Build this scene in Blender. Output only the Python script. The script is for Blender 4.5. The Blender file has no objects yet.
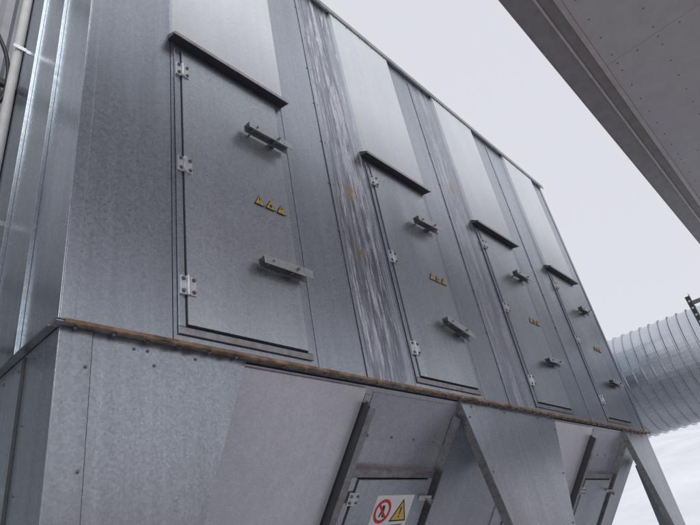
import bpy, bmesh, math, random
from mathutils import Vector, Matrix
random.seed(7)
S=bpy.context.scene
col=S.collection

# ------------------------------------------------------------ materials
def newmat(name):
    m=bpy.data.materials.new(name); m.use_nodes=True
    nt=m.node_tree; b=nt.nodes['Principled BSDF']
    return m,nt,b
def N(nt,t,**k):
    n=nt.nodes.new(t)
    for a,v in k.items(): setattr(n,a,v)
    return n
def mapping(nt,scale,loc=(0,0,0)):
    tc=N(nt,'ShaderNodeTexCoord'); mp=N(nt,'ShaderNodeMapping')
    mp.inputs['Scale'].default_value=scale; mp.inputs['Location'].default_value=loc
    nt.links.new(tc.outputs['Object'],mp.inputs['Vector']); return mp.outputs['Vector']
def noise(nt,scale3,sc=1,det=3,rough=.55,loc=(0,0,0)):
    n=N(nt,'ShaderNodeTexNoise'); n.inputs['Scale'].default_value=sc
    n.inputs['Detail'].default_value=det; n.inputs['Roughness'].default_value=rough
    nt.links.new(mapping(nt,scale3,loc),n.inputs['Vector']); return n.outputs['Fac']
def mrange(nt,src,a,b,c,d,smooth=False):
    n=N(nt,'ShaderNodeMapRange'); n.clamp=True
    if smooth: n.interpolation_type='SMOOTHSTEP'
    for i,v in zip((1,2,3,4),(a,b,c,d)): n.inputs[i].default_value=v
    nt.links.new(src,n.inputs[0]); return n.outputs[0]
def math_(nt,op,a,b=None):
    n=N(nt,'ShaderNodeMath',operation=op)
    for i,x in enumerate((a,b)):
        if x is None: continue
        if isinstance(x,(int,float)): n.inputs[i].default_value=x
        else: nt.links.new(x,n.inputs[i])
    return n.outputs[0]
def mixc(nt,fac,a,b,blend='MIX'):
    n=N(nt,'ShaderNodeMix',data_type='RGBA',blend_type=blend)
    if isinstance(fac,(int,float)): n.inputs[0].default_value=fac
    else: nt.links.new(fac,n.inputs[0])
    for i,x in ((6,a),(7,b)):
        if isinstance(x,tuple): n.inputs[i].default_value=(*x,1)
        else: nt.links.new(x,n.inputs[i])
    return n.outputs[2]

def galv(name,base,rough=.30,metal=.86,streak=.09,lime=0.0,spots=(),bump=.07,var=.09,rustedge=0.0,spang=.09,dust=.07,blot=.09,darkband=.6,xc=None,rustcol=(.24,.15,.08)):
    m,nt,b=newmat(name)
    st=noise(nt,(20,20,.4),1,5,.7)
    big=noise(nt,(1.6,1.6,.7),1,3,.5)
    vor=N(nt,'ShaderNodeTexVoronoi'); vor.inputs['Scale'].default_value=110
    nt.links.new(mapping(nt,(1,1,1)),vor.inputs['Vector'])
    sp=N(nt,'ShaderNodeSeparateColor'); nt.links.new(vor.outputs['Color'],sp.inputs[0])
    v=mrange(nt,st,.3,.7,1-streak,1+streak)
    v=math_(nt,'MULTIPLY',v,mrange(nt,big,.3,.7,1-blot,1+blot))
    v=math_(nt,'MULTIPLY',v,mrange(nt,sp.outputs[0],0,1,1-spang,1+spang))
    oi=N(nt,'ShaderNodeObjectInfo')
    v=math_(nt,'MULTIPLY',v,mrange(nt,oi.outputs['Random'],0,1,1-var,1+var))
    hs=N(nt,'ShaderNodeVectorMath',operation='SCALE'); hs.inputs[0].default_value=base
    nt.links.new(v,hs.inputs['Scale'])
    c=hs.outputs[0]
    mask=None
    if dust>0 or lime>0: d=noise(nt,(48,48,14),1,4,.7,(5,2,1))
    if dust>0: c=mixc(nt,mrange(nt,d,.45,.75,0,dust),c,(.70,.71,.75))
    if lime>0:
        # run-off band centred on world x = xc, ragged by noise
        l1=noise(nt,(13,13,1.3),1,6,.80,(3,0,0)); l2=noise(nt,(5.5,5.5,.55),1,4,.65,(1.3,0,7))
        tcx=N(nt,'ShaderNodeTexCoord'); sx=N(nt,'ShaderNodeSeparateXYZ'); nt.links.new(tcx.outputs['Object'],sx.inputs[0])
        dx=math_(nt,'ABSOLUTE',math_(nt,'SUBTRACT',sx.outputs['X'],xc))
        dxn=math_(nt,'ADD',dx,mrange(nt,l2,.3,.7,-.13,.13))
        band=mrange(nt,dxn,.10,.19,1,0,True)
        core=mrange(nt,dxn,.04,.13,1,0,True)
        c=mixc(nt,math_(nt,'MULTIPLY',band,darkband),c,(.15,.155,.185))
        lm=math_(nt,'MULTIPLY',mrange(nt,l1,.46,.55,0,1),core)
        lm=math_(nt,'MULTIPLY',lm,lime)
        c=mixc(nt,lm,c,(.66,.69,.77))
        l3=noise(nt,(19,19,.6),1,2,.45,(9,0,2))
        dl=math_(nt,'MULTIPLY',mrange(nt,math_(nt,'ABSOLUTE',math_(nt,'SUBTRACT',l3,.5)),0,.024,1,0),mrange(nt,d,.38,.50,.1,1))
        c=mixc(nt,math_(nt,'MULTIPLY',dl,lime),c,(.82,.83,.86))
        mask=math_(nt,'MAXIMUM',lm,dl)
    if spots:
        tc=N(nt,'ShaderNodeTexCoord')
        wob=N(nt,'ShaderNodeTexNoise'); wob.inputs['Scale'].default_value=26; wob.inputs['Detail'].default_value=4
        nt.links.new(tc.outputs['Object'],wob.inputs['Vector'])
    for (sx_,sz_,r) in spots:
        dd=N(nt,'ShaderNodeVectorMath',operation='MULTIPLY_ADD'); dd.inputs[1].default_value=(1,0,.6); dd.inputs[2].default_value=(-sx_,0,-sz_*.6)
        nt.links.new(tc.outputs['Object'],dd.inputs[0])
        ln=N(nt,'ShaderNodeVectorMath',operation='LENGTH'); nt.links.new(dd.outputs[0],ln.inputs[0])
        q=math_(nt,'ADD',ln.outputs['Value'],mrange(nt,wob.outputs['Fac'],.3,.7,-r*.9,r*.9))
        c=mixc(nt,mrange(nt,q,r*.3,r*1.2,.9,0,True),c,(.50,.28,.10))
    if rustedge>0:
        rn=noise(nt,(9,9,30),1,4,.7); c=mixc(nt,mrange(nt,rn,.46,.62,0,rustedge),c,rustcol)
    nt.links.new(c,b.inputs['Base Color'])
    b.inputs['Metallic'].default_value=metal
    if mask is not None:
        nt.links.new(mrange(nt,mask,0,1,metal,.15),b.inputs['Metallic'])
    nt.links.new(mrange(nt,sp.outputs[1],0,1,rough-.03,rough+.09),b.inputs['Roughness'])
    if bump:
        bn=noise(nt,(2.4,2.4,1.1),1,1)
        bp=N(nt,'ShaderNodeBump'); bp.inputs['Strength'].default_value=bump; bp.inputs['Distance'].default_value=.12
        nt.links.new(bn,bp.inputs['Height']); nt.links.new(bp.outputs[0],b.inputs['Normal'])
    return m
def plain(name,c,rough=.6,metal=0,var=.12,sc=12,bump=0):
    m,nt,b=newmat(name)
    n=noise(nt,(1,1,1),sc,4,.65)
    v=mrange(nt,n,.3,.7,1-var,1+var)
    hs=N(nt,'ShaderNodeVectorMath',operation='SCALE'); hs.inputs[0].default_value=c
    nt.links.new(v,hs.inputs['Scale']); nt.links.new(hs.outputs[0],b.inputs['Base Color'])
    b.inputs['Roughness'].default_value=rough; b.inputs['Metallic'].default_value=metal
    if bump:
        bp=N(nt,'ShaderNodeBump'); bp.inputs['Strength'].default_value=bump; bp.inputs['Distance'].default_value=.02
        nt.links.new(n,bp.inputs['Height']); nt.links.new(bp.outputs[0],b.inputs['Normal'])
    return m

M_gal=galv('galvanized_steel',(.435,.47,.515))
M_stain=galv('galvanized_lime_stained',(.42,.45,.50),lime=.95,xc=2.79,darkband=.7,spots=((2.77,4.17,.045),(2.755,3.6,.025)))
M_stain2=galv('galvanized_lightly_stained',(.43,.46,.51),lime=.55,xc=4.55,darkband=.35,spots=((4.61,5.04,.04),))
M_door=galv('galvanized_door',(.52,.555,.59),streak=.05,var=.04)
M_light=galv('aluzinc_light',(.77,.81,.83),rough=.45,metal=.35,streak=.03,var=.03,bump=0,spang=.05,dust=0,blot=.05)
M_plate=galv('galvanized_skirt',(.39,.42,.455),streak=.10,rough=.30,spots=((4.75,2.45,.02),))
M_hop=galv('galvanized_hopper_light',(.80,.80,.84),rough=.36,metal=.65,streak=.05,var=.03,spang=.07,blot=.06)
M_hopd=galv('galvanized_hopper',(.55,.56,.60),streak=.08,var=.05)
M_trim=galv('trim_dirty',(.38,.39,.41),streak=.15,rustedge=.45,bump=0)
M_ledge=galv('ledge_rusty',(.36,.36,.37),streak=.15,rustedge=.85,bump=0,metal=.5,rustcol=(.27,.15,.075))
M_side=galv('galvanized_side',(.51,.56,.61),streak=.1)
M_duct=galv('spiral_duct_steel',(.66,.70,.74),rough=.26,metal=.92,streak=.0,bump=0,var=.02,blot=.04,dust=0,spang=.06)
M_dark=plain('dark_gap',(.03,.03,.033),.8)
M_hood=plain('hood_dark_steel',(.085,.088,.095),.5,.4)
M_zinc=plain('zinc_hardware',(.72,.73,.74),.4,.6,.2,40)
M_bolt=plain('bolt_steel',(.24,.245,.255),.45,.6,.2,40)
M_handle=plain('handle_steel',(.60,.61,.63),.32,.8,.15,30)
M_black=plain('black_rubber',(.015,.015,.016),.5)
M_yel=plain('sign_yellow',(.72,.47,.10),.5,0,.06)
M_white=plain('sign_white',(.80,.80,.79),.4,0,.05)
M_red=plain('sign_red',(.60,.04,.04),.4,0,.06)
M_sof=plain('soffit_panel',(.60,.61,.62),.75,0,.06,5)
M_fasc=plain('fascia_steel',(.34,.33,.33),.55,.2,.12,8)
M_fascl=plain('fascia_trim_light',(.62,.58,.56),.5,.2,.12,8)
M_redd=plain('red_reflection_paint',(.42,.035,.035),.45,0,.08,3)
M_clad=plain('corrugated_cladding',(.36,.37,.39),.5,.4,.12,6)
M_pipe=plain('conduit_plastic',(.62,.61,.59),.5,0,.1,8)
M_snow=plain('snow',(.76,.77,.80),.8,0,.10,.15,.3)
M_ground=plain('slushy_ground',(.44,.45,.48),.8,0,.3,.6,.2)

# ------------------------------------------------------------ mesh helpers
def mesh(name,verts,faces,mat,parent=None,bev=0,smooth=False):
    me=bpy.data.meshes.new(name); me.from_pydata([tuple(v) for v in verts],[],faces)
    bm=bmesh.new(); bm.from_mesh(me); bmesh.ops.recalc_face_normals(bm,faces=bm.faces)
    bm.to_mesh(me); bm.free()
    if smooth:
        for p in me.polygons: p.use_smooth=True
    me.materials.append(mat); o=bpy.data.objects.new(name,me); col.objects.link(o)
    if parent: o.parent=parent
    if bev:
        md=o.modifiers.new('b','BEVEL'); md.width=bev; md.segments=2; md.limit_method='ANGLE'
    return o
BF=[(0,1,2,3),(7,6,5,4),(0,4,5,1),(1,5,6,2),(2,6,7,3),(3,7,4,0)]
def box(name,x0,x1,y0,y1,z0,z1,mat,parent=None,bev=0):
    v=[(x0,y0,z0),(x1,y0,z0),(x1,y0,z1),(x0,y0,z1),(x0,y1,z0),(x1,y1,z0),(x1,y1,z1),(x0,y1,z1)]
    return mesh(name,v,BF,mat,parent,bev)
def prism(name,pts,off,mat,parent=None,bev=0):
    off=Vector(off); n=len(pts); a=[Vector(p) for p in pts]; v=a+[p+off for p in a]
    f=[tuple(range(n)),tuple(range(2*n-1,n-1,-1))]+[(i,(i+1)%n,n+(i+1)%n,n+i) for i in range(n)]
    return mesh(name,v,f,mat,parent,bev)
def empty(name,loc=(0,0,0)):
    o=bpy.data.objects.new(name,None); col.objects.link(o); o.empty_display_size=.3; return o
def cyl_geo(p0,p1,r,seg=12,r1=None):
    p0=Vector(p0);p1=Vector(p1); r1=r if r1 is None else r1
    d=(p1-p0).normalized(); a=d.orthogonal().normalized(); b=d.cross(a)
    vs=[];fs=[]
    for p,rr in((p0,r),(p1,r1)):
        for i in range(seg):
            t=2*math.pi*i/seg; vs.append(p+(a*math.cos(t)+b*math.sin(t))*rr)
    fs=[(i,(i+1)%seg,seg+(i+1)%seg,seg+i) for i in range(seg)]
    fs+= [tuple(range(seg-1,-1,-1)),tuple(range(seg,2*seg))]
    return vs,fs
def cyls(name,lst,mat,parent=None,smooth=False):
    V=[];F=[]
    for a in lst:
        v,f=cyl_geo(*a); o=len(V); V+=v; F+=[tuple(i+o for i in q) for q in f]
    return mesh(name,V,F,mat,parent,0,smooth)
def bolts(name,pts,nrm,r,h,mat,parent):
    n=Vector(nrm); l=[]
    for p in pts:
        p=Vector(p); l.append((p-n*.002,p+n*h*.3,r*1.5,10)); l.append((p+n*h*.3,p+n*h,r,6))
    return cyls(name,l,mat,parent)

# ------------------------------------------------------------ dust filter
F=empty('dust_filter_housing')
X0,X1,ZS,ZT=.76,7.96,2.64,6.62; DEP=3.0
g=.0025
box('core_body',X0+.02,X1-.02,.02,DEP-.02,ZS-.02,ZT-.03,M_dark,F)
screw=[]
def panel(name,a,b,z0,z1,mat,y0=0.0,y1=.02,amp=.0035):
    nx,nz=5,12; V=[];Fc=[]
    for j in range(nz+1):
        for i in range(nx+1):
            u=i/nx;w=j/nz
            k=math.sin(math.pi*u)*math.sin(math.pi*w)
            V.append((a+g+(b-a-2*g)*u,y0-amp*k*random.uniform(-.3,1),z0+g+(z1-z0-2*g)*w))
    for j in range(nz):
        for i in range(nx):
            q=j*(nx+1)+i; Fc.append((q,q+1,q+nx+2,q+nx+1))
    n=len(V); nf=len(Fc)
    loop=[i for i in range(nx+1)]+[j*(nx+1)+nx for j in range(1,nz+1)]+[nz*(nx+1)+i for i in range(nx-1,-1,-1)]+[j*(nx+1) for j in range(nz-1,0,-1)]
    L=len(loop); m=n
    for i in loop: V.append(V[i])
    for i in loop: V.append((V[i][0],y1,V[i][2]))
    for k in range(L): Fc.append((m+k,m+(k+1)%L,m+L+(k+1)%L,m+L+k))
    o=mesh(name,V,Fc,mat,F,0,False)
    for p in o.data.polygons[:nf]: p.use_smooth=True
    return o
def handle(cx,cz,ang,mt=M_handle):
    L=.18
    R=Matrix.Rotation(ang,3,'Y')
    def T(x,y,z):
        v=R@Vector((x,0,z)); return (cx+v.x,y,cz+v.z)
    def b(nm,x0,x1,y0,y1,z0,z1,m):
        v=[T(x0,y0,z0),T(x1,y0,z0),T(x1,y0,z1),T(x0,y0,z1),T(x0,y1,z0),T(x1,y1,z0),T(x1,y1,z1),T(x0,y1,z1)]
        return mesh(nm,v,BF,m,F,.0015)
    b('latch_front_flange',-L,L,-.106,-.101,-.026,.026,mt)
    b('latch_web',-L,L,-.1005,-.052,.020,.026,mt)
    b('latch_rear_flange',-L,L,-.0515,-.046,-.026,.026,M_bolt)
    b('latch_hub',.04,.075,-.0455,-.016,-.016,.016,M_hood)
    cyls('latch_bolt',[(T(.057,-.122,0),T(.057,-.04,0),.009,8),(T(-.12,-.114,0),T(-.12,-.02,0),.007,8)],M_bolt,F)
for n in range(4):
    o=1.8*n; a=X0+o
    panel('wall_panel_a',a,a+.48,ZS,ZT,(M_gal,M_stain,M_stain2,M_gal)[n])
    panel('wall_panel_b',a+1.38,a+1.80,ZS,ZT,M_gal)
    panel('door_surround',a+.48,a+1.38,ZS,4.70,M_gal)
    panel('upper_light_panel',a+.475,a+1.385,4.72,ZT-.01,M_light,-.03,.02)
    h0,h1=a+.465,a+1.395
    prism('door_drip_cap',[(h0,-.002,4.735),(h0,-.002,4.69),(h0,-.075,4.672),(h0,-.075,4.688)],(h1-h0,0,0),M_hood,F)
    box('door_drip_cap_lip',h0,h1,-.079,-.0755,4.665,4.692,M_trim,F)
    d0,d1,e0,e1=a+.545,a+1.295,2.74,4.62
    box('door_gap',d0-.007,d1+.007,-.006,.01,e0-.007,e1+.007,M_dark,F)
    panel('door_leaf',d0-g,d1+g,e0-g,e1+g,M_door,-.022,-.0065,.0025)
    t=.035
    box('door_frame_side',d0-.007-t,d0-.007,-.012,-.0045,e0-.01,e1+.01,M_gal,F,.0015)
    box('door_frame_side',d1+.007,d1+.007+t,-.012,-.0045,e0-.01,e1+.01,M_gal,F,.0015)
    box('door_frame_bottom',d0-.007-t,d1+.007+t,-.012,-.0045,e0-.012-t,e0-.0115,M_trim,F,.0015)
    for hz in (4.44,3.69,2.94):
        box('hinge_leaf_frame',d0-.040,d0-.006,-.027,-.0125,hz-.05,hz+.05,M_zinc,F,.002)
        box('hinge_leaf_door',d0+.008,d0+.045,-.030,-.0225,hz-.05,hz+.05,M_zinc,F,.002)
        cyls('hinge_knuckle',[((d0+.001,-.030,hz-.052),(d0+.001,-.030,hz+.052),.009,10)],M_zinc,F,False)
        bolts('hinge_bolts',[(d0-.024,-.027,hz+.033),(d0-.024,-.027,hz-.033),(d0+.030,-.030,hz+.033),(d0+.030,-.030,hz-.033)],(0,-1,0),.0075,.010,M_bolt,F)
    handle(a+1.15,4.19,math.radians((0,-1,1.5,0)[n]))
    handle(a+1.155,3.19,math.radians((0,14,-2,2)[n]))
    for zz in [2.9+.42*i for i in range(9)]:
        for xx in (a+.018,a+1.78):
            if random.random()<.8: screw.append((xx,-.001,zz))
    for xx in [a+.12+.2*i for i in range(9)]: screw.append((xx,-.036 if .475<xx-a<1.385 else -.004,ZT-.05))
bolts('wall_screws',screw,(0,-1,0),.0045,.006,M_bolt,F)
for n in range(1,4):
    x=X0+1.8*n
    box('module_joint',x-.012,x+.012,-.008,-.0045,ZS+.01,ZT-.07,M_gal,F,.001)
box('corner_trim_front',X0-.006,X0+.05,-.010,-.0045,ZS,ZT-.02,M_gal,F,.002)
box('corner_trim_side',X0-.012,X0-.0065,-.010,.07,ZS,ZT-.02,M_side,F,.002)
box('corner_trim_right',X1-.05,X1+.004,-.010,-.0045,ZS,ZT-.02,M_gal,F,.002)
def sidepanel(y0,y1,z0,z1,mat): box('side_wall_panel',X0,X0+.02,y0+g,y1-g,z0,z1,mat,F,.002)
for i,(p,q) in enumerate(((.022,.40),(.40,.82),(.82,1.6),(1.6,2.3),(2.3,3.0))): sidepanel(p,q,ZS,ZT,M_side)
box('side_seam',X0-.02,X0-.0005,.392,.408,ZS,ZT,M_side,F,.002)
box('side_seam',X0-.02,X0-.0005,.812,.828,ZS,ZT,M_side,F,.002)
box('right_side_wall',X1-.02,X1,.022,DEP,ZS,ZT,M_side,F)
box('rear_wall',X0+.021,X1-.021,DEP-.02,DEP,ZS,ZT,M_gal,F)
box('roof_sheet',X0-.02,X1+.02,-.02,DEP+.02,ZT,ZT+.03,M_gal,F)
box('roof_edge_flashing',X0-.03,X1+.03,-.045,-.034,ZT-.03,ZT+.034,M_trim,F,.002)
box('seam_flange_upper',X0-.03,X1+.03,-.045,.02,ZS-.004,ZS,M_ledge,F)
box('seam_flange_lower',X0-.03,X1+.03,-.040,.02,ZS-.012,ZS-.006,M_ledge,F)
box('seam_flange_side',X0-.035,X0,.021,DEP,ZS-.010,ZS-.002,M_trim,F)
bs=[]
x=X0+.05
while x<X1: bs.append((x,-.022,ZS-.012)); x+=.15
bolts('flange_bolts',bs,(0,0,-1),.008,.014,M_bolt,F)
V=[];Fc=[];x=X0
i=0
while x<X1:
    r=.003+.010*random.random()**3; V+=[(x,-.046-r*.4,ZS),(x,-.046-r*.6,ZS-.010-r),(x,-.040,ZS-.012-r*1.2)]
    if i:
        k=3*i; Fc+=[(k-3,k,k+1,k-2),(k-2,k+1,k+2,k-1)]
    i+=1; x+=.02
M_seal=plain('old_sealant',(.29,.19,.12),.8,0,.6,9)
mesh('flange_sealant',V,Fc,M_seal,F)

# ---- lower skirt plates
ZB=1.15; zt=ZS-.014; sl=.38
def skirt(name,tl,tr,bl,br,mat=M_plate):
    return prism(name,[(bl,0,ZB),(br,0,ZB),(tr,0,zt),(tl,0,zt)],(0,.006,0),mat,F)
dz=zt-ZB
box('corner_post_skin',X0,X0+.125,-.006,-.001,.0,zt,M_plate,F,.001)
box('corner_post',X0,X0+.12,.001,.12,0,zt-.001,M_gal,F,.002)
skirt('skirt_plate',X0+.129,1.637,X0+.129,1.637-sl*dz*.99)
skirt('skirt_plate',3.56,5.18,3.56+sl*dz*.8,5.18-sl*dz)
skirt('skirt_plate',7.12,X1,7.12+sl*dz,X1)
def edge(p,q,w=.025):
    p=Vector(p);q=Vector(q)
    prism('skirt_folded_edge',[p,q,q+Vector((w*.15,0,0)),p+Vector((w*.15,0,0))],(0,.06,0),M_trim,F)
edge((1.637,.0065,zt),(1.637-sl*dz*.99,.0065,ZB)); edge((3.557,.0065,zt),(3.557+sl*dz*.8,.0065,ZB)); edge((5.18,.0065,zt),(5.18-sl*dz,.0065,ZB)); edge((7.117,.0065,zt),(7.117+sl*dz,.0065,ZB))
pb=[]
for i in range(4):
    t=.12+i*.38; pb+= [(3.60+sl*t*.8,0,zt-t),(5.14-sl*t,0,zt-t),(X0+.105,-.006,zt-t-.03)]
for x in (1.06,1.12,1.35,3.7,4.2,4.8,7.3,7.7): pb.append((x,0,zt-.04))
pb+=[(1.15,0,zt-.10)]
bolts('skirt_bolts',pb,(0,-1,0),.005,.008,M_bolt,F)
# ---- hoppers
c5,s5=math.cos(math.radians(50)),math.sin(math.radians(50))
def P(x,s,h): return Vector((x,.02+c5*s-s5*h,2.617-s5*s-c5*h))
def slab(name,x0,x1,s0,s1,h0,h1,mat,bev=0):
    v=[P(x0,s1,h1),P(x1,s1,h1),P(x1,s0,h1),P(x0,s0,h1),P(x0,s1,h0),P(x1,s1,h0),P(x1,s0,h0),P(x0,s0,h0)]
    return mesh(name,v,BF,mat,F,bev)
NS=(0,-s5,-c5)
for k,cx in enumerate((2.56,6.16)):
    L=2.0
    slab('hopper_front_face',cx-1.5,cx+1.5,.0,L,-.02,0,M_hopd)
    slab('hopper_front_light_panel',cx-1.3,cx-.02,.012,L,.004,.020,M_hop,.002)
    slab('hopper_stiffener_web',cx-.008,cx,.10,L,.001,.075,M_hood)
    slab('hopper_stiffener_flange',cx-.007,cx+.045,.11,L,.0755,.081,M_trim)
    slab('hopper_stiffener_foot',cx+.001,cx+.06,.05,L,.001,.007,M_hopd)
    bolts('stiffener_bolts',[P(cx+.035,.1+.16*i,.007) for i in range(11)],NS,.009,.014,M_bolt,F)
    slab('hopper_stiffener_web',cx+.985,cx+.993,.10,L,.001,.075,M_trim)
    slab('hopper_upper_lap',cx+.07,cx+.98,.03,.33,.001,.006,M_hopd)
    bolts('lap_bolts',[P(cx+.14+.24*i,.30,.006) for i in range(4)],NS,.006,.01,M_bolt,F)
    hx0,hx1,hs0,hs1=cx+.085,cx+.93,.50,1.46
    t=.05
    slab('hatch_frame',hx0,hx1,hs0,hs0+t,.001,.05,M_trim,.002)
    slab('hatch_frame',hx0,hx1,hs1-t,hs1,.001,.05,M_trim,.002)
    slab('hatch_frame',hx0,hx0+t,hs0+t+.001,hs1-t-.001,.001,.05,M_hopd,.002)
    slab('hatch_frame',hx1-t,hx1,hs0+t+.001,hs1-t-.001,.001,.05,M_hopd,.002)
    slab('hatch_gap',hx0+t,hx1-t,hs0+t,hs1-t,.001,.01,M_dark)
    slab('inspection_hatch',hx0+t+.012,hx1-t-.012,hs0+t+.012,hs1-t-.012,.011,.06,M_door,.003)
    for s in (.68,1.2):
        slab('hatch_hinge',hx0+.012,hx0+.10,s-.04,s+.04,.061,.068,M_zinc,.002)
        bolts('hatch_hinge_bolts',[P(hx0+.03,s-.02,.068),P(hx0+.03,s+.02,.068),P(hx0+.085,s-.02,.068),P(hx0+.085,s+.02,.068)],NS,.007,.01,M_bolt,F)
        slab('hatch_clamp',hx1-.12,hx1+.01,s-.015,s+.015,.075,.085,M_zinc,.002)
        cyls('hatch_clamp_knob',[(P(hx1-.06,s,.05),P(hx1-.06,s,.12),.008,8),(P(hx1-.06,s,.12),P(hx1-.06,s,.14),.020,10)],M_bolt,F)
    if k: continue
    sg=empty('hatch_warning_sign')
    x0,x1,s0,s1=cx+.375,cx+.765,.665,.92; hh=.062
    def flat(nm,x0,x1,s0,s1,h,m):
        o=slab(nm,x0,x1,s0,s1,.0605 if h==hh else h-.0006,h,m); o.parent=sg; return o
    flat('sign_plate',x0,x1,s0,s1,hh,M_white)
    def disc(nm,xc,sc,r0,r1,h,m,seg=40):
        V=[];Fc=[]
        for i in range(seg):
            t=2*math.pi*i/seg
            V.append(P(xc+r0*math.cos(t),sc+r0*math.sin(t),h));V.append(P(xc+r1*math.cos(t),sc+r1*math.sin(t),h))
        for i in range(seg):
            j=(i+1)%seg; Fc.append((2*i,2*i+1,2*j+1,2*j))
        return mesh(nm,V,Fc,m,sg)
    xc,sc=x0+.095,s0+.105
    disc('prohibition_ring',xc,sc,.060,.082,hh+.001,M_red)
    def quad(nm,pts,h,m): return mesh(nm,[P(px,ps,h) for px,ps in pts],[tuple(range(len(pts)))],m,sg)
    q=.055; w=.009
    quad('prohibition_bar',[(xc-q-w*.7+.008,sc-q+w*.7+.008),(xc-q+w*.7+.008,sc-q-w*.7+.008),(xc+q+w*.7-.008,sc+q-w*.7-.008),(xc+q-w*.7-.008,sc+q+w*.7-.008)],hh+.0015,M_red)
    quad('pictogram_person',[(xc-.012,sc-.04),(xc+.012,sc-.04),(xc+.018,sc),(xc+.026,sc+.04),(xc+.01,sc+.042),(xc,sc+.01),(xc-.014,sc+.042),(xc-.026,sc+.035),(xc-.014,sc)],hh+.001,M_black)
    tx,ts=x0+.285,s0+.105
    quad('warning_triangle_border',[(tx-.09,ts+.075),(tx,ts-.082),(tx+.09,ts+.075)],hh+.001,M_black)
    quad('warning_triangle',[(tx-.072,ts+.065),(tx,ts-.062),(tx+.072,ts+.065)],hh+.0015,M_yel)
    quad('exclamation',[(tx-.008,ts-.025),(tx+.008,ts-.025),(tx+.005,ts+.03),(tx-.005,ts+.03)],hh+.002,M_black)
    quad('exclamation_dot',[(tx-.006,ts+.038),(tx+.006,ts+.038),(tx+.006,ts+.05),(tx-.006,ts+.05)],hh+.002,M_black)
    for j in range(3): quad('sign_text_line',[(x0+.03,s0+.202+.012*j),(x1-.04-.03*j,s0+.202+.012*j),(x1-.04-.03*j,s0+.208+.012*j),(x0+.03,s0+.208+.012*j)],hh+.001,M_black)
prism('hopper_trough_body',[(X0+.13,.07,2.56),(X0+.13,DEP-.03,2.56),(X0+.13,1.75,1.05),(X0+.13,1.36,1.05)],(X1-X0-.26,0,0),M_hopd,F)
cyls('screw_conveyor_trough',[((X0-.2,1.53,.95),(X1+.3,1.53,.95),.2,24)],M_gal,F,True)
prism('gable_plate',[(X0,.1215,zt),(X0,DEP-.13,zt),(X0,DEP-.9,1.1),(X0,.1215,1.1)],(.006,0,0),M_side,F)
box('gable_seam',X0-.010,X0-.0005,.30,.312,1.1,zt-.01,M_hood,F,.001)
bolts('gable_bolts',[(X0,.20+.16*i,zt-.05) for i in range(14)]+[(X0,.25,zt-.05-.25*i) for i in range(1,5)],(-1,0,0),.005,.008,M_bolt,F)
for x in (4.30,X1-.12):
    box('support_leg',x,x+.12,.13,.25,0,2.3,M_gal,F,.003)
for x in (X0+.01,4.30,X1-.12):
    box('support_leg_rear',x,x+.12,DEP-.12,DEP,0,2.55,M_gal,F,.003)
for x in (X0+.06,4.36,X1-.06):
    cyls('leg_brace',[((x,.15,.6),(x,DEP-.1,2.3),.02,8)],M_gal,F)

# ------------------------------------------------------------ warning triangles on doors
for n in range(4):
    for j,x in enumerate((1.812,1.897,1.984)):
        w=empty('warning_sign'); cx=x+1.8*n; cz=3.665; y=-.0265
        def tri(nm,s,yy,m,dz=0):
            p=[(cx-s,yy,cz-s*.85+dz),(cx+s,yy,cz-s*.85+dz),(cx,yy,cz+s*.9+dz)]
            prism(nm,p,(0,.0006,0),m,w)
        tri('border',.040,y-.001,M_black); tri('face',.032,y-.0018,M_yel,-.001)
        prism('symbol',[(cx-.006,y-.0026,cz-.002),(cx+.006,y-.0026,cz-.002),(cx+.003,y-.0026,cz+.016),(cx-.003,y-.0026,cz+.016)] if j!=1 else [(cx-.012,y-.0026,cz-.014),(cx+.012,y-.0026,cz-.014),(cx+.004,y-.0026,cz+.006),(cx-.004,y-.0026,cz+.006)],(0,.0005,0),M_black,w)
        prism('symbol_base',[(cx-.010,y-.0026,cz-.020),(cx+.010,y-.0026,cz-.020),(cx+.010,y-.0026,cz-.016),(cx-.010,y-.0026,cz-.016)],(0,.0005,0),M_black,w)

# ------------------------------------------------------------ spiral duct
D=empty('ventilation_duct')
def tube(name,axis0,dirv,length,r,pitch,mat,parent):
    d=Vector(dirv).normalized(); a=d.orthogonal().normalized(); b=d.cross(a); a0=Vector(axis0)
    prof=[]; t=0
    while t<length:
        for q,e in((0,0),(pitch*.76,0),(pitch*.84,.024),(pitch*.94,.024)): prof.append((t+q,r+e))
        t+=pitch
    seg=72;V=[];Fc=[]
    for (t,rr) in prof:
        for i in range(seg):
            an=2*math.pi*i/seg
            V.append(a0+d*(t+pitch*i/seg)+(a*math.cos(an)+b*math.sin(an))*rr)
    for j in range(len(prof)-1):
        for i in range(seg-1):
            k=j*seg+i; Fc.append((k,k+1,k+seg+1,k+seg))
        k=j*seg+seg-1
        jj=j+4
        if jj+1<len(prof): Fc.append((k,jj*seg,(jj+1)*seg,k+seg))
    return mesh(name,V,Fc,mat,parent)
tube('duct_main',(9.35,2.4,3.52),(0,-1,0),9.2,.75,.135,M_duct,D)
tube('duct_branch',(7.97,1.7,3.52),(1,0,0),.9,.6,.135,M_duct,D)
cyls('duct_end_cap',[((9.35,2.42,3.52),(9.35,2.38,3.52),.775,48)],M_duct,D)
cyls('duct_flange',[((9.35,-1.95,3.52),(9.35,-1.92,3.52),.80,48)],M_gal,D)

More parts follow.
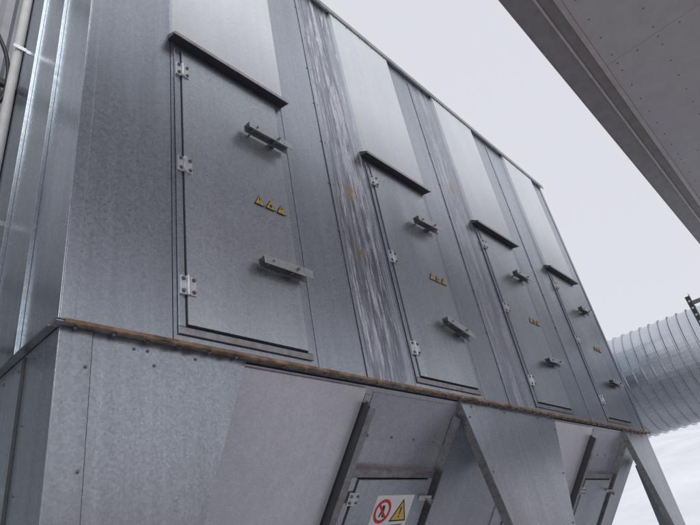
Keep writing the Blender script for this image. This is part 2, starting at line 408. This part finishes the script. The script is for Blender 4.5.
PO=empty('steel_strut_post')
px,py=8.30,-1.14
box('post_web',px,px+.006,py+.0065,py+.0535,0,4.17,M_hood,PO)
box('post_flange_a',px,px+.045,py,py+.006,0,4.20,M_bolt,PO)
box('post_flange_b',px,px+.045,py+.054,py+.06,0,4.17,M_bolt,PO)
box('base_plate',px-.08,px+.1,py-.08,py+.14,0.001,.015,M_bolt,PO)
box('top_bracket',px-.01,px+.05,py-.10,py-.001,4.05,4.09,M_bolt,PO)
bolts('post_holes',[(px,py+.03,3.0+.1*i) for i in range(12)],(-1,0,0),.01,.004,M_zinc,PO)

# ------------------------------------------------------------ opposite open canopy
B=empty('loading_canopy')
zs=5.60; YB=-4.6
box('roof_core',-7,26,YB,-1.50,zs+.02,zs+.3,M_fasc,B)
x=-7
while x<26:
    for (ya,yb) in ((YB,-3.05),(-3.04,-1.81)):
        box('soffit_board',x+.002,x+2.398,ya,yb,zs,zs+.018,M_sof,B,.002)
    x+=2.4
sc=[]
for i in range(0,60):
    xx=-2+.3*i
    for yy in (-1.90,-2.30,-2.95,-3.12,-3.9): sc.append((xx,yy,zs))
for i in range(8):
    for yy in [-1.9-.2*j for j in range(12)]:
        sc.append((-7+2.4*(i+3)+.06,yy,zs))
bolts('soffit_screws',sc,(0,0,-1),.006,.005,M_bolt,B)
box('fascia_outer',-7,26,-1.455,-1.44,zs-.05,zs+.55,M_fasc,B,.003)
box('fascia_bottom',-7,26,-1.64,-1.456,zs-.048,zs-.035,M_fasc,B)
box('fascia_lip',-7,26,-1.66,-1.641,zs-.062,zs-.01,M_fascl,B,.002)
box('fascia_groove',-7,26,-1.76,-1.661,zs-.004,zs+.01,M_fasc,B)
box('fascia_inner_trim',-7,26,-1.808,-1.761,zs-.028,zs+.0,M_fascl,B,.002)
for x in (-6,0,6,12,18,24):
    box('canopy_column_web',x-.006,x+.006,-4.5,-4.3,0,zs-.001,M_fasc,B)
    box('canopy_column_flange',x-.1,x+.1,-4.515,-4.501,0,zs-.001,M_fasc,B); box('canopy_column_flange',x-.1,x+.1,-4.299,-4.285,0,zs-.001,M_fasc,B)

for xs in (1.4,9.4):  # unseen red containers, added so the lower skirt plates reflect red
    RC=empty('red_reflection_container'); yf=-5.6; zh=2.7
    box('container_body',xs,xs+6,yf-2.4,yf,.12,zh,M_redd,RC)
    V=[];Fc=[];i=0;x=xs
    while x<xs+6:
        yy=yf+.01+(.035 if i%4 in(1,2) else 0); V+=[(x,yy,.25),(x,yy,zh-.12)]
        if i: Fc.append((2*i-2,2*i,2*i+1,2*i-1))
        x+=.07; i+=1
    mesh('container_corrugation',V,Fc,M_redd,RC)
    for z in (.12,zh-.12): box('container_rail',xs-.05,xs+6.05,yf+.01,yf+.07,z,z+.13,M_redd,RC)
    for x in (xs-.05,xs+5.92): box('container_post',x,x+.13,yf+.011,yf+.075,.251,zh-.121,M_redd,RC)

# ------------------------------------------------------------ corrugated neighbour + conduit + cable
C=empty('corrugated_silo_building')
V=[];Fc=[];i=0;x=.752
while x>-6:
    ph=i%4; yy=1.16+(.035 if ph in(1,2) else 0)
    V+=[(x,yy,0),(x,yy,8)]
    if i: Fc.append((2*i-2,2*i,2*i+1,2*i-1))
    x-=(.03 if ph in(0,2) else .05); i+=1
mesh('cladding',V,Fc,M_clad,C)
box('cladding_backing',-6,.75,1.24,4,0,7.98,M_clad,C)
for z in (4.9,6.2,3.4): box('cladding_rail',-6,.745,1.12,1.158,z,z+.05,M_hood,C)
PI=empty('conduit_pipe')
cyls('pipe',[((.66,.90,0),(.66,.90,7.4),.027,20)],M_pipe,PI,True)
for z in (2.2,3.6,5.0,6.3):
    box('pipe_clip',.62,.70,.862,.868,z,z+.03,M_zinc,PI); box('pipe_clip_arm',.701,.755,.868,.874,z,z+.03,M_zinc,PI)
cu=bpy.data.curves.new('black_cable','CURVE'); cu.dimensions='3D'; cu.bevel_depth=.013
sp=cu.splines.new('BEZIER'); pts=[(.30,1.10,5.75),(.52,1.02,5.3),(.655,1.0,4.85),(.60,1.03,4.55),(.40,1.1,4.45)]
sp.bezier_points.add(len(pts)-1)
for p,c in zip(sp.bezier_points,pts): p.co=c; p.handle_left_type=p.handle_right_type='AUTO'
co=bpy.data.objects.new('black_cable',cu); col.objects.link(co); cu.materials.append(M_black)
W=empty('wall_floodlight')
box('lamp_body',.52,.68,.60,.74,2.76,2.84,M_hood,W,.01)
box('lamp_visor',.50,.70,.575,.599,2.74,2.86,M_black,W,.005)
box('lamp_arm',.681,.738,.66,.69,2.79,2.81,M_bolt,W)

# ------------------------------------------------------------ ground and snowy hill
def sheet(name,fn,nx,ny,x0,x1,y0,y1,mat):
    V=[];Fc=[]
    for j in range(ny+1):
        for i in range(nx+1):
            x=x0+(x1-x0)*i/nx; y=y0+(y1-y0)*j/ny; V.append((x,y,fn(x,y)))
    for j in range(ny):
        for i in range(nx):
            k=j*(nx+1)+i; Fc.append((k,k+1,k+nx+2,k+nx+1))
    return mesh(name,V,Fc,mat,None,0,True)
sheet('ground',lambda x,y:0,4,4,-600,600,-600,600,M_ground)
def hill(x,y):
    t=min(1,max(0,(x-22)/90)); t=t*t*(3-2*t)
    return -.3+t*(13+1.6*math.sin(y*.06)+.8*math.sin(y*.17+x*.09))
sheet('snowy_hill',hill,60,60,20,260,-150,150,M_snow)

# ------------------------------------------------------------ world, sun
w=bpy.data.worlds.new('World'); S.world=w; w.use_nodes=True; nt=w.node_tree
bg=nt.nodes['Background']
sky=N(nt,'ShaderNodeTexSky'); sky.sky_type='NISHITA'; sky.sun_disc=False
el,rot=math.radians(38),math.radians(205)
sky.sun_elevation=el; sky.sun_rotation=rot
bw=N(nt,'ShaderNodeHueSaturation'); bw.inputs['Saturation'].default_value=.15
nt.links.new(sky.outputs[0],bw.inputs['Color'])
mx=N(nt,'ShaderNodeMix',data_type='RGBA'); mx.inputs[0].default_value=.9
nt.links.new(bw.outputs[0],mx.inputs[6]); mx.inputs[7].default_value=(7.8,7.9,8.5,1)
nt.links.new(mx.outputs[2],bg.inputs['Color']); bg.inputs['Strength'].default_value=.1
sd=bpy.data.lights.new('sun','SUN'); sd.energy=1.3; sd.angle=math.radians(35); sd.color=(1,.98,.96)
so=bpy.data.objects.new('sun',sd); col.objects.link(so)
dv=Vector((math.sin(rot)*math.cos(el),math.cos(rot)*math.cos(el),math.sin(el)))
so.rotation_euler=dv.to_track_quat('Z','Y').to_euler()

# ------------------------------------------------------------ camera
cd=bpy.data.cameras.new('camera'); cam=bpy.data.objects.new('camera',cd); col.objects.link(cam)
up=Vector((-.2695,-.453,.8494)); fw=Vector((.6865,.528,.4996)).normalized()
r=fw.cross(up).normalized(); up=r.cross(fw)
Mx=Matrix((r,up,-fw)).transposed().to_4x4(); Mx.translation=Vector((0,-2,1.6)); cam.matrix_world=Mx
cd.sensor_width=36; cd.lens=28.49; cd.clip_start=.02; cd.clip_end=3000
S.camera=cam
S.view_settings.view_transform='Standard'; S.view_settings.look='None'; S.view_settings.exposure=0
